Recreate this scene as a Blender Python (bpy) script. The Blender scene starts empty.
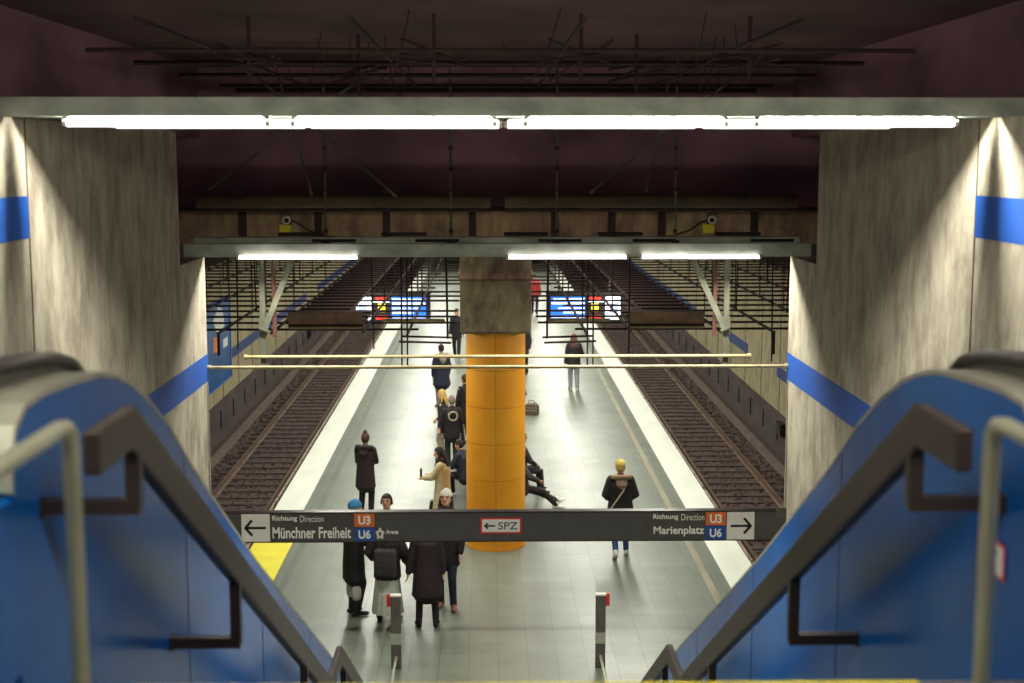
import bpy, bmesh, math, random
from mathutils import Vector as V, Matrix, Quaternion
random.seed(7)
C = bpy.context.scene.collection
PI = math.pi
R = math.radians

# ------------------------------------------------------------------ materials
def lin(c):
    return tuple(((v/255)/12.92 if v/255 <= .04045 else ((v/255+.055)/1.055)**2.4) for v in c)
M = {}
def mat(name, rgb, rough=.6, metal=0., var=.12, scale=(6, 6, 6), emit=0., coat=0., bump=0., rgb2=None, spec=.5):
    m = bpy.data.materials.new(name); m.use_nodes = True
    nt = m.node_tree; b = nt.nodes['Principled BSDF']
    c = lin(rgb)
    b.inputs['Roughness'].default_value = rough
    b.inputs['Metallic'].default_value = metal
    b.inputs['Coat Weight'].default_value = coat
    b.inputs['Specular IOR Level'].default_value = spec
    geo = nt.nodes.new('ShaderNodeNewGeometry')
    mp = nt.nodes.new('ShaderNodeMapping'); mp.inputs['Scale'].default_value = scale
    nt.links.new(geo.outputs['Position'], mp.inputs['Vector'])
    nz = nt.nodes.new('ShaderNodeTexNoise'); nz.inputs['Scale'].default_value = 1.; nz.inputs['Detail'].default_value = 6.
    nt.links.new(mp.outputs['Vector'], nz.inputs['Vector'])
    mx = nt.nodes.new('ShaderNodeMix'); mx.data_type = 'RGBA'
    c2 = lin(rgb2) if rgb2 else tuple(max(0, v*(1-2.2*var)) for v in c)
    c1 = c if rgb2 else tuple(min(1, v*(1+1.2*var)) for v in c)
    mx.inputs['A'].default_value = (*c2, 1); mx.inputs['B'].default_value = (*c1, 1)
    rp = nt.nodes.new('ShaderNodeMapRange'); rp.inputs['From Min'].default_value = .32; rp.inputs['From Max'].default_value = .68
    nt.links.new(nz.outputs['Fac'], rp.inputs['Value'])
    nt.links.new(rp.outputs['Result'], mx.inputs['Factor'])
    nt.links.new(mx.outputs['Result'], b.inputs['Base Color'])
    if bump:
        bp = nt.nodes.new('ShaderNodeBump'); bp.inputs['Strength'].default_value = bump; bp.inputs['Distance'].default_value = .03
        nt.links.new(nz.outputs['Fac'], bp.inputs['Height']); nt.links.new(bp.outputs['Normal'], b.inputs['Normal'])
    if emit:
        b.inputs['Emission Color'].default_value = (*c, 1); b.inputs['Emission Strength'].default_value = emit
    M[name] = m
    return m

def concrete(name, rgb, rgb2, rgb3):
    m = mat(name, rgb, .8, rgb2=rgb2, scale=(9, 9, 2.6), bump=.12)
    nt = m.node_tree; b = nt.nodes['Principled BSDF']
    src = b.inputs['Base Color'].links[0].from_socket
    geo = [n for n in nt.nodes if n.type == 'NEW_GEOMETRY'][0]
    mp = nt.nodes.new('ShaderNodeMapping'); mp.inputs['Scale'].default_value = (1.2, 1.4, .75)
    nt.links.new(geo.outputs['Position'], mp.inputs['Vector'])
    n2 = nt.nodes.new('ShaderNodeTexNoise'); n2.inputs['Detail'].default_value = 8.; n2.inputs['Scale'].default_value = 2.
    n2.inputs['Roughness'].default_value = .7
    nt.links.new(mp.outputs['Vector'], n2.inputs['Vector'])
    rp = nt.nodes.new('ShaderNodeMapRange'); rp.inputs['From Min'].default_value = .46; rp.inputs['From Max'].default_value = .62
    rp.inputs['To Max'].default_value = .75
    nt.links.new(n2.outputs['Fac'], rp.inputs['Value'])
    mx = nt.nodes.new('ShaderNodeMix'); mx.data_type = 'RGBA'
    nt.links.new(rp.outputs['Result'], mx.inputs['Factor'])
    nt.links.new(src, mx.inputs['A']); mx.inputs['B'].default_value = (*lin(rgb3), 1)
    nt.links.new(mx.outputs['Result'], b.inputs['Base Color'])
    return m

def tiled(name, a, b_, mortar, tile, rough):
    m = bpy.data.materials.new(name); m.use_nodes = True
    nt = m.node_tree; p = nt.nodes['Principled BSDF']
    geo = nt.nodes.new('ShaderNodeNewGeometry')
    br = nt.nodes.new('ShaderNodeTexBrick'); br.offset = 0; br.inputs['Scale'].default_value = 1
    br.inputs['Brick Width'].default_value = tile; br.inputs['Row Height'].default_value = tile*1.0
    br.inputs['Mortar Size'].default_value = .007; br.inputs['Mortar Smooth'].default_value = .3
    br.inputs['Color1'].default_value = (*lin(a), 1); br.inputs['Color2'].default_value = (*lin(b_), 1); br.inputs['Mortar'].default_value = (*lin(mortar), 1)
    nt.links.new(geo.outputs['Position'], br.inputs['Vector'])
    nz = nt.nodes.new('ShaderNodeTexNoise'); nz.inputs['Scale'].default_value = .55; nz.inputs['Detail'].default_value = 9; nz.inputs['Roughness'].default_value = .65
    nt.links.new(geo.outputs['Position'], nz.inputs['Vector'])
    mr = nt.nodes.new('ShaderNodeMapRange'); mr.inputs['From Min'].default_value = .3; mr.inputs['From Max'].default_value = .7
    mr.inputs['To Min'].default_value = .78; mr.inputs['To Max'].default_value = 1.12
    nt.links.new(nz.outputs['Fac'], mr.inputs['Value'])
    p.inputs['Specular IOR Level'].default_value = .75
    mx = nt.nodes.new('ShaderNodeMix'); mx.data_type = 'RGBA'; mx.blend_type = 'MULTIPLY'; mx.inputs['Factor'].default_value = 1
    nt.links.new(br.outputs['Color'], mx.inputs['A']); nt.links.new(mr.outputs['Result'], mx.inputs['B'])
    nt.links.new(mx.outputs['Result'], p.inputs['Base Color'])
    r2 = nt.nodes.new('ShaderNodeMapRange'); r2.inputs['To Min'].default_value = rough+.08; r2.inputs['To Max'].default_value = rough-.08
    nt.links.new(nz.outputs['Fac'], r2.inputs['Value']); nt.links.new(r2.outputs['Result'], p.inputs['Roughness'])
    bp = nt.nodes.new('ShaderNodeBump'); bp.inputs['Strength'].default_value = .12; bp.inputs['Distance'].default_value = .01; bp.invert = True
    nt.links.new(br.outputs['Fac'], bp.inputs['Height']); nt.links.new(bp.outputs['Normal'], p.inputs['Normal'])
    M[name] = m
    return m

concrete('wall_concrete', (182, 176, 157), (158, 150, 134), (124, 113, 100))
concrete('brown_concrete', (186, 164, 126), (150, 122, 104), (104, 76, 72))
concrete('capital_concrete', (166, 154, 124), (138, 124, 98), (98, 82, 68))
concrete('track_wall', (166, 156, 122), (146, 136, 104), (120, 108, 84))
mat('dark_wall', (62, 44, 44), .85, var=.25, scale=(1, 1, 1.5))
mat('wall_base', (74, 60, 58), .85, var=.18, scale=(2, .6, 2))
mat('joint', (70, 58, 50), .9)
mat('ceiling_dark', (108, 78, 84), .9, var=.2, scale=(.8, .5, 1))
mat('void_wall', (164, 122, 142), .9, var=.2, scale=(.8, .5, 1))
tiled('floor_tiles', (117, 125, 112), (110, 117, 105), (93, 98, 90), .42, .39)
tiled('hall_tiles', (120, 120, 112), (112, 112, 104), (90, 90, 84), .4, .4)
mat('edge_white', (222, 226, 214), .5, var=.04, scale=(2, .7, 2))
mat('edge_yellow', (226, 214, 62), .5, var=.05, scale=(3, 3, 3))
mat('groove_tan', (142, 138, 118), .5, var=.1, scale=(4, 1, 1))
mat('groove_dark', (94, 102, 92), .5, var=.1, scale=(4, 1, 1))
mat('stripe_blue', (18, 80, 172), .6, var=.06, scale=(1, 1, 1))
mat('ballast', (98, 78, 70), .95, rgb2=(46, 36, 34), scale=(14, 14, 14), bump=1.)
mat('sleeper_wood', (76, 60, 56), .85, var=.25, scale=(3, 10, 10))
mat('rail_steel', (120, 96, 80), .45, .5, var=.15, scale=(4, 1, 4))
mat('trough_concrete', (108, 92, 82), .85, var=.12, scale=(2, 2, 2))
mat('orange_enamel', (238, 166, 40), .5, rgb2=(222, 142, 24), scale=(1.6, 1.6, .9))
mat('orange_seam', (120, 66, 12), .6)
mat('beam_metal', (192, 204, 188), .55, .05, rgb2=(140, 150, 136), scale=(3, 3, 5))
mat('dark_slot', (36, 28, 28), .8)
mat('tube_glow', (255, 244, 240), .5, emit=2.6, var=0)
mat('far_tube_glow', (255, 240, 240), .5, emit=7., var=0)
mat('hall_tube_glow', (255, 246, 226), .5, emit=95., var=0)
mat('lamp_cap', (200, 196, 186), .5)
mat('rod_dark', (58, 40, 40), .8, .0, var=.2)
mat('rod_pale', (186, 172, 132), .6, var=.1)
mat('galvanised', (98, 100, 86), .6, .2, var=.15, scale=(5, 5, 3))
mat('red_brown', (84, 50, 44), .7, var=.15)
mat('slat_dark', (96, 72, 70), .75, var=.2, scale=(.7, .3, 1))
mat('fascia', (150, 124, 102), .75, var=.15)
mat('stripe_navy', (30, 56, 112), .6, var=.06)
mat('duct', (92, 78, 62), .6, .2, var=.2, scale=(1.5, 3, 3))
mat('panel_blue', (4, 108, 198), .24, rgb2=(4, 84, 168), scale=(.9, .8, .5), bump=.04, spec=.22)
mat('deck_steel', (168, 170, 156), .4, .2, var=.06)
mat('rubber', (34, 22, 22), .35, var=.1)
mat('rail_bronze', (62, 52, 48), .42, .35, var=.08)
mat('tube_steel', (176, 178, 156), .35, .6, var=.06)
mat('step_grey', (96, 94, 88), .6, .3, var=.1)
mat('stair_stone', (120, 118, 108), .7, var=.12)
mat('sign_dark', (80, 80, 80), .55, var=.05)
mat('sign_white', (240, 240, 236), .5, var=.03, emit=.0)
mat('letter_white', (250, 250, 246), .5, var=0)
mat('letter_dark', (30, 30, 34), .5, var=0)
mat('badge_orange', (226, 116, 58), .5, var=.03)
mat('badge_blue', (32, 84, 170), .5, var=.03)
mat('red', (206, 48, 44), .5, var=.05)
mat('black_plastic', (24, 18, 22), .4, var=.05)
mat('screen_blue', (40, 112, 220), .4, emit=.9, var=0)
mat('screen_white', (225, 235, 255), .4, emit=1.15, var=0)
mat('screen_grey', (150, 160, 190), .4, emit=.6, var=0)
mat('screen_red', (205, 40, 36), .4, emit=.8, var=0)
mat('screen_yellow', (222, 206, 48), .4, emit=.9, var=0)
mat('cctv_white', (224, 220, 206), .5, var=.03)
mat('tag_yellow', (226, 214, 30), .5, var=.04)
mat('poster_blue', (18, 92, 150), .4, rgb2=(12, 62, 116), scale=(.8, .8, .8))
mat('poster_white', (214, 214, 206), .5, var=.03)
mat('poster_orange', (206, 120, 60), .5, var=.05)
mat('skin', (214, 160, 132), .5, var=.05, scale=(20, 20, 20))
mat('eye_dark', (40, 26, 24), .3, var=0)
mat('lip', (158, 82, 76), .5, var=0)
CL = {'black': (26, 20, 24), 'charcoal': (40, 36, 38), 'navy': (28, 34, 54), 'plum': (38, 24, 32), 'cream': (196, 182, 146), 'grey_trousers': (128, 116, 112),
      'pale_jeans': (150, 154, 160), 'denim': (44, 70, 120), 'dark_denim': (34, 40, 60), 'pale_skirt': (190, 194, 184), 'white_shoe': (222, 218, 208), 'brown_shoe': (126, 70, 50),
      'black_shoe': (24, 20, 20), 'blond': (206, 172, 96), 'brown_hair': (70, 44, 36), 'dark_hair': (30, 20, 20), 'auburn': (108, 66, 50), 'white_hair': (226, 218, 206),
      'blue_hat': (52, 132, 186), 'fur': (150, 124, 100), 'pale_fur': (168, 156, 134), 'dark_grey': (58, 54, 54), 'khaki': (150, 140, 118), 'red_cloth': (168, 50, 46),
      'grey_hair': (140, 122, 110), 'bag_brown': (104, 88, 74), 'bag_light': (150, 138, 124), 'yellow_hat': (206, 178, 92), 'patch_white': (196, 196, 190)}
for k, c in CL.items():
    mat(k, c, .75 if 'shoe' not in k else .5, var=.07, scale=(22, 22, 22), bump=.2)

# ------------------------------------------------------------------ mesh builder
class MB:
    def __init__(s): s.v = []; s.f = []; s.sm = []
    def add(s, vs, fs, smooth=False):
        o = len(s.v); s.v += [tuple(v) for v in vs]
        s.f += [tuple(i+o for i in f) for f in fs]; s.sm += [smooth]*len(fs)
        return s
    def box(s, x0, x1, y0, y1, z0, z1):
        vs = [(x, y, z) for x in (x0, x1) for y in (y0, y1) for z in (z0, z1)]
        return s.add(vs, [(0, 1, 3, 2), (4, 6, 7, 5), (0, 4, 5, 1), (2, 3, 7, 6), (0, 2, 6, 4), (1, 5, 7, 3)])
    def bar(s, p, q, w, h, ref=(1, 0, 0)):
        """square bar from p to q: w along ref side, h across"""
        p, q = V(p), V(q); d = (q-p).normalized(); a = V(ref); a = (a-d*a.dot(d)).normalized(); b = d.cross(a)
        vs = []
        for c in (p, q):
            for i, j in ((-1, -1), (1, -1), (1, 1), (-1, 1)):
                vs.append(c+a*(i*w/2)+b*(j*h/2))
        return s.add(vs, [(0, 1, 2, 3), (7, 6, 5, 4), (0, 4, 5, 1), (1, 5, 6, 2), (2, 6, 7, 3), (3, 7, 4, 0)])
    def tube(s, pts, rad, n=8, ref=(1, 0, 0), round_=False):
        pts = [V(p) for p in pts]; k = len(pts)
        if not isinstance(rad, (list, tuple)): rad = [rad]*k
        rad = [r if isinstance(r, (list, tuple)) else (r, r) for r in rad]
        rings = []
        dirs = []
        for i in range(k):
            d = (pts[min(i+1, k-1)]-pts[max(i-1, 0)]).normalized(); dirs.append(d)
        prev = V(ref)
        for i in range(k):
            d = dirs[i]; a = prev-d*prev.dot(d)
            if a.length < 1e-4: a = V((0, 1, 0)) - d*d.y
            if a.length < 1e-4: a = V((0, 0, 1))
            a.normalize(); prev = a; b = d.cross(a)
            rings.append((pts[i], a, b, rad[i]))
        if round_:
            p, a, b, r = rings[0]; m = min(r)
            st = [(p-dirs[0]*m*.85, a, b, (r[0]*.45, r[1]*.45)), (p-dirs[0]*m*.5, a, b, (r[0]*.82, r[1]*.82))]
            p, a, b, r = rings[-1]; m = min(r)
            en = [(p+dirs[-1]*m*.5, a, b, (r[0]*.82, r[1]*.82)), (p+dirs[-1]*m*.85, a, b, (r[0]*.45, r[1]*.45))]
            rings = st+rings+en
        vs = []
        for p, a, b, r in rings:
            for j in range(n):
                t = 2*PI*j/n; vs.append(p+a*(math.cos(t)*r[0])+b*(math.sin(t)*r[1]))
        fs = []
        for i in range(len(rings)-1):
            for j in range(n):
                fs.append((i*n+j, i*n+(j+1) % n, (i+1)*n+(j+1) % n, (i+1)*n+j))
        s.add(vs, fs, True)
        o = len(rings)-1
        s.add([vs[j] for j in range(n)], [tuple(range(n-1, -1, -1))]); s.add([vs[o*n+j] for j in range(n)], [tuple(range(n))])
        return s
    def ell(s, c, r, rot=None, n=14, m=10):
        c = V(c); q = rot or Matrix.Identity(3)
        vs = [c+q @ V((0, 0, r[2]))]
        for i in range(1, m):
            t = PI*i/m
            for j in range(n):
                p = 2*PI*j/n
                vs.append(c+q @ V((r[0]*math.sin(t)*math.cos(p), r[1]*math.sin(t)*math.sin(p), r[2]*math.cos(t))))
        vs.append(c+q @ V((0, 0, -r[2])))
        fs = [(0, 1+j, 1+(j+1) % n) for j in range(n)]
        for i in range(m-2):
            for j in range(n):
                fs.append((1+i*n+j, 1+(i+1)*n+j, 1+(i+1)*n+(j+1) % n, 1+i*n+(j+1) % n))
        L = len(vs)-1
        fs += [(L, 1+(m-2)*n+(j+1) % n, 1+(m-2)*n+j) for j in range(n)]
        return s.add(vs, fs, True)
    def prism(s, poly, x0, x1, axis=0):
        """polygon in the other two axes, extruded along axis from x0 to x1"""
        k = len(poly)
        def mk(x, p): return (x, p[0], p[1]) if axis == 0 else ((p[0], x, p[1]) if axis == 1 else (p[0], p[1], x))
        vs = [mk(x0, p) for p in poly]+[mk(x1, p) for p in poly]
        fs = [tuple(range(k-1, -1, -1)), tuple(range(k, 2*k))]+[(i, (i+1) % k, k+(i+1) % k, k+i) for i in range(k)]
        return s.add(vs, fs)
    def band(s, top, bot, x0, x1):
        """strip between two equally long (y,z) lines, extruded in x"""
        k = len(top); vs = []
        for x in (x0, x1):
            vs += [(x, *p) for p in top]+[(x, *p) for p in bot]
        fs = []
        for i in range(k-1):
            fs += [(i, i+1, k+i+1, k+i), (2*k+i+1, 2*k+i, 3*k+i, 3*k+i+1), (i+1, i, 2*k+i, 2*k+i+1), (k+i, k+i+1, 3*k+i+1, 3*k+i)]
        fs += [(0, k, 3*k, 2*k), (k-1, 3*k-1, 4*k-1, 2*k-1)]
        return s.add(vs, fs)
    def build(s, name, m, parent=None, loc=None):
        me = bpy.data.meshes.new(name); me.from_pydata(s.v, [], s.f); me.update()
        for p, sm in zip(me.polygons, s.sm): p.use_smooth = sm
        bm = bmesh.new(); bm.from_mesh(me); bmesh.ops.recalc_face_normals(bm, faces=bm.faces); bm.to_mesh(me); bm.free()
        me.materials.append(M[m] if isinstance(m, str) else m)
        o = bpy.data.objects.new(name, me); C.objects.link(o)
        if loc is not None: o.location = loc
        if parent: o.parent = parent
        return o

def bevel(o, w=.01, seg=2):
    b = o.modifiers.new('b', 'BEVEL'); b.width = w; b.segments = seg; b.limit_method = 'ANGLE'
    return o
def tag(o, label=None, cat=None, group=None, kind=None):
    if label: o['label'] = label
    if cat: o['category'] = cat
    if group: o['group'] = group
    if kind: o['kind'] = kind
    return o
def empty(name, loc, label, cat, group=None, rz=0):
    o = bpy.data.objects.new(name, None); C.objects.link(o); o.location = loc; o.rotation_euler.z = rz
    o.empty_display_size = .1
    return tag(o, label, cat, group)
def struct(mb, name, m, label=None):
    return tag(mb.build(name, m), label, None, None, 'structure')
def shift(mb, d):
    mb.v = [(x-d[0], y-d[1], z-d[2]) for x, y, z in mb.v]; return mb
def copy_tree(o, loc, label, group=None):
    c = o.copy(); C.objects.link(c); c.location = loc; c['label'] = label
    if group: c['group'] = group
    for ch in o.children:
        d = ch.copy(); C.objects.link(d); d.parent = c
        for g in ch.children:
            e = g.copy(); C.objects.link(e); e.parent = d
    return c
def lettering(s, parent, x0, x1, zc, h, y, m, name='lettering', bold=.0, align_h=True):
    cu = bpy.data.curves.new('t', 'FONT'); cu.body = s; cu.size = 1; cu.extrude = .004; cu.offset = bold
    o = bpy.data.objects.new('t', cu); C.objects.link(o)
    dg = bpy.context.evaluated_depsgraph_get()
    me = bpy.data.meshes.new_from_object(o.evaluated_get(dg)); bpy.data.objects.remove(o)
    xs = [v.co.x for v in me.vertices]; ys = [v.co.y for v in me.vertices]
    sx = (x1-x0)/(max(xs)-min(xs)); sy = h/(max(ys)-min(ys))
    mx, my = min(xs), (min(ys)+max(ys))/2
    for v in me.vertices:
        a, b, c = v.co; v.co = (x0+(a-mx)*sx, y-c, zc+(b-my)*sy)
    me.materials.clear(); me.materials.append(M[m])
    o = bpy.data.objects.new(name, me); C.objects.link(o); o.parent = parent
    return o

# ------------------------------------------------------------------ camera
F_PX, CAM = 1390., V((-.13, 0, 7.1))
cam = bpy.data.cameras.new('camera'); co = bpy.data.objects.new('camera', cam); C.objects.link(co)
cam.sensor_width = 36; cam.lens = F_PX*36/1024; cam.clip_start = .1; cam.clip_end = 400
co.location = CAM; co.rotation_euler = (PI/2-R(7.52), 0, -R(.981))
cam.dof.use_dof = True; cam.dof.focus_distance = 19.5; cam.dof.aperture_fstop = 1.7
bpy.context.scene.camera = co

# ------------------------------------------------------------------ setting
WX, WE, WU = 3.69, 17.5, 16.1       # stairwell walls
PX_, TX = 4.5, 8.0                 # platform half width, track walls
UP = 5.4                           # upper hall floor
struct(MB().box(-PX_+.6, PX_-.6, 13.5, 118, -.3, 0), 'floor', 'floor_tiles')
for sx, sd in ((-1, 'left'), (1, 'right')):
    a, b = sorted((sx*(PX_-.6), sx*PX_))
    y0 = 25.4 if sx < 0 else 13.5
    mb = MB().box(a, b, y0, 118, -.3, 0)
    struct(mb, 'trim_1' if sx < 0 else 'trim_2', 'edge_white')
    a2, b2 = sorted((sx*PX_, sx*(PX_-.25)))
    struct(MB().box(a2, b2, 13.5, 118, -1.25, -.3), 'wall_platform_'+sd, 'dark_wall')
    a3, b3 = sorted((sx*(PX_-.98), sx*(PX_-.86)))
    struct(MB().box(a3, b3, 13.5, 118, 0, .004), 'trim_3' if sx < 0 else 'trim_4', 'groove_dark' if sx < 0 else 'groove_tan')
struct(MB().box(-PX_, -PX_+.72, 13.5, 25.4, -.3, .004), 'trim_5', 'edge_yellow')
for sx, sd in ((-1, 'left'), (1, 'right')):
    a, b = sorted((sx*(PX_-.25), sx*(TX+.3)))
    tag(MB().box(a, b, 12, 118, -1.5, -1.06).build('floor_track_'+sd, 'ballast'), None, None, None, 'structure')
    a, b = sorted((sx*TX, sx*(TX+.4)))
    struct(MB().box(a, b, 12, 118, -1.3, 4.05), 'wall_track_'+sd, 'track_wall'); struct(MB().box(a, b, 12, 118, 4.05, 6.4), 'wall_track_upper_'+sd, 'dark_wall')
    a, b = sorted((sx*(TX-.06), sx*(TX+.02)))
    struct(MB().box(a, b, 12, 118, -1.2, .05), 'baseboard_track_'+sd, 'wall_base')
    a, b = sorted((sx*(TX-.012), sx*(TX+.02)))
    mb = MB()
    if sx < 0: segs = [(12, 36.4), (42.4, 60), (64, 118)]
    else: segs = [(12, 38.6), (43, 47.8), (54, 118)]
    for y0, y1 in segs: mb.box(a, b, y0, y1, 1.0, 1.32)
    struct(mb, 'trim_6' if sx < 0 else 'trim_7', 'stripe_navy')
    mb = MB()
    for i in range(36): mb.box(a, b, 20+i*2.6, 20.03+i*2.6, .05, 4.05)
    struct(mb, 'trim_8' if sx < 0 else 'trim_9', 'joint')
    # gravel and track
    tr = empty('railway_track', (sx*6.0, 22, -1.14), 'left-hand railway track with dark sleepers, running beside the blue poster' if sx < 0 else 'right-hand railway track with dark sleepers, running past the small wall box', 'railway track')
    for k in (-1, 1):
        mb = MB()
        x = k*.7525
        prof = [(-.062, 0), (.062, 0), (.062, .012), (.012, .03), (.01, .115), (.036, .13), (.036, .16), (-.036, .16), (-.036, .13), (-.01, .115), (-.012, .03), (-.062, .012)]
        mb.prism([(x+p[0], .1+p[1]) for p in prof], -8, 94, axis=1)
        mb.build('rail', 'rail_steel', tr)
    def sleeper_mb(y):
        mb = MB(); h = .112
        return mb.prism([(-1.14, 0), (1.14, 0), (1.14, h-.03), (1.1, h), (-1.1, h), (-1.14, h-.03)], y, y+.25, axis=1)
    s0 = sleeper_mb(0).build('sleeper', 'sleeper_wood', tr); s0.location = (0, -3, 0)
    for i in range(1, 96):
        c = s0.copy(); C.objects.link(c); c.parent = tr; c.location = (random.uniform(-.03, .03), -3+i*.66, 0)
    mb = MB()
    for i in range(96, 145):
        q = sleeper_mb(-3+i*.66); mb.add(q.v, q.f)
    tag(mb.build('sleepers', 'sleeper_wood', tr), None, None, None, 'stuff')
    # cable trough (low kerb) along the wall side of the track
    a, b = sorted((sx*7.44, sx*7.6))
    mb = MB()
    for i in range(52): mb.box(a, b, 13+i*2., 14.985+i*2., -1.06, -.9)
    mb = shift(mb, (sx*7.52, 13, -1.06))
    tag(mb.build('cable_trough', 'trough_concrete', None, (sx*7.52, 13, -1.06)), ('left' if sx < 0 else 'right')+'-hand low concrete cable trough lying along the track wall', 'cable trough')
    mb = MB()
    for i in range(46): mb.box(sx*7.94-.03, sx*7.94+.03, 26+i*2, 26.06+i*2, -.72, -.2)
    struct(mb, 'trim_10' if sx < 0 else 'trim_11', 'dark_slot')
# gravel stones
for sx in (-1, 1):
    mb = MB(); rnd = random.Random(3+sx)
    for i in range(11000):
        u = rnd.random(); y = 22+60*u*u+rnd.uniform(-.5, .5); x = sx*rnd.uniform(4.65, 7.4); r = rnd.uniform(.03, .065)
        if abs(x-sx*6) < .72 and rnd.random() < .45: continue
        q = Quaternion((rnd.random(), rnd.random(), rnd.random(), rnd.random()+.1)).normalized().to_matrix()
        c = V((x, y, -1.06+rnd.uniform(-.01, .03)))
        p = [c+q @ V(d)*r for d in ((1, 0, 0), (-1, 0, 0), (0, .8, 0), (0, -.8, 0), (0, 0, .7), (0, 0, -.7))]
        mb.add(p, [(0, 2, 4), (2, 1, 4), (1, 3, 4), (3, 0, 4), (2, 0, 5), (1, 2, 5), (3, 1, 5), (0, 3, 5)])
    tag(mb.build('gravel', 'ballast'), ('left' if sx < 0 else 'right')+'-hand dark track ballast between and around the sleepers', 'gravel', None, 'stuff')

struct(MB().box(-8.4, 8.4, 118, 118.4, -1.5, 6.4), 'wall_far', 'brown_concrete')
struct(MB().box(-8.4, 8.4, 20.2, 118, 6.0, 6.4), 'ceiling_platform', 'ceiling_dark')
mb = MB().box(-8.4, 8.4, 19.5, 20.2, 5.9, 6.36)
struct(mb, 'trim_12', 'brown_concrete', 'brown concrete beam above the platform with two cameras on it')
mb = MB()
for x in (-3.55, -2.5, -1.55, -.35, .8, 1.6, 2.3, 3.6): mb.box(x-.05, x+.05, 19.44, 19.5, 5.9, 6.36)
struct(mb, 'trim_13', 'dark_wall')
struct(MB().box(-8.4, 8.4, 20.4, 20.8, 6.36, 8.7), 'wall_void', 'void_wall')
struct(MB().box(-8.4, 8.4, -6, 20.8, 8.4, 8.7), 'ceiling', 'ceiling_dark')
for sx, sd in ((-1, 'left'), (1, 'right')):
    a, b = sorted((sx*WX, sx*(WX+.35)))
    mb = MB().prism([(-6, -.0), (WE, 0), (WE, 5.87), (WU, 5.87), (WU, 7.4), (-6, 7.4)], a, b)
    struct(mb, 'wall_'+sd, 'wall_concrete')
    a, b = sorted((sx*(WX+.35), sx*8.4))
    struct(MB().box(a, b, 15.7, 16.1, 5.87, 7.4), 'wall_side_'+sd, 'void_wall')
    c, d = sorted((sx*4.3, sx*4.5)); struct(MB().box(c, d, -6, 20.4, 7.4, 8.4), 'wall_setback_'+sd, 'void_wall')
    c, d = sorted((sx*(WX+.3), sx*4.5)); struct(MB().box(c, d, -6, 16.1, 7.2, 7.4), 'trim_19' if sx < 0 else 'trim_20', 'void_wall')
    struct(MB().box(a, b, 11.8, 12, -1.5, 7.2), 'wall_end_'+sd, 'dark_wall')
    a, b = sorted((sx*(WX-.006), sx*(WX+.01)))
    struct(MB().box(a, b, -6, 10.85, 6.485, 6.81).box(a, b, 11.8, WE, 4.3, 4.64), 'trim_14' if sx < 0 else 'trim_15', 'stripe_blue')
    mb = MB()
    for y in (10.85, 5.2): mb.box(a, b, y, y+.018, 4.5, 7.4)
    struct(mb, 'trim_16' if sx < 0 else 'trim_17', 'joint')
# upper hall floor and wall behind the photographer
struct(MB().box(-WX, WX, -6, 4.345, 5.0, UP), 'floor_upper', 'hall_tiles')
struct(MB().box(-WX, WX, -6.3, -6, 5.0, 8.4), 'wall_back', 'wall_concrete')
struct(MB().box(-1.29, 1.27, 4.27, 4.345, UP, UP+.004), 'trim_18', 'edge_yellow', 'yellow edge strip at the top of the stairs')
# stairs: two flights with a landing
mb = MB(); z = UP; y = 4.345; n1 = 19; rise = 3.26/n1
pts = [(y, UP)]
for i in range(n1):
    z -= rise; pts += [(y, z), (y+.30, z)]; y += .30
y = 11.5; pts[-1] = (y, z)
n2 = 12; rise2 = z/n2
for i in range(n2):
    z -= rise2
    pts.append((y, z))
    if i < n2-1: y += .30; pts.append((y, z))
pts += [(y, -.2), (4.345, 3.0)]
pts = [pts[0]]+pts[1:]
struct(MB().prism(pts, -1.66, 1.66), 'stairs', 'stair_stone', 'grey stone staircase between the two escalators')

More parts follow.
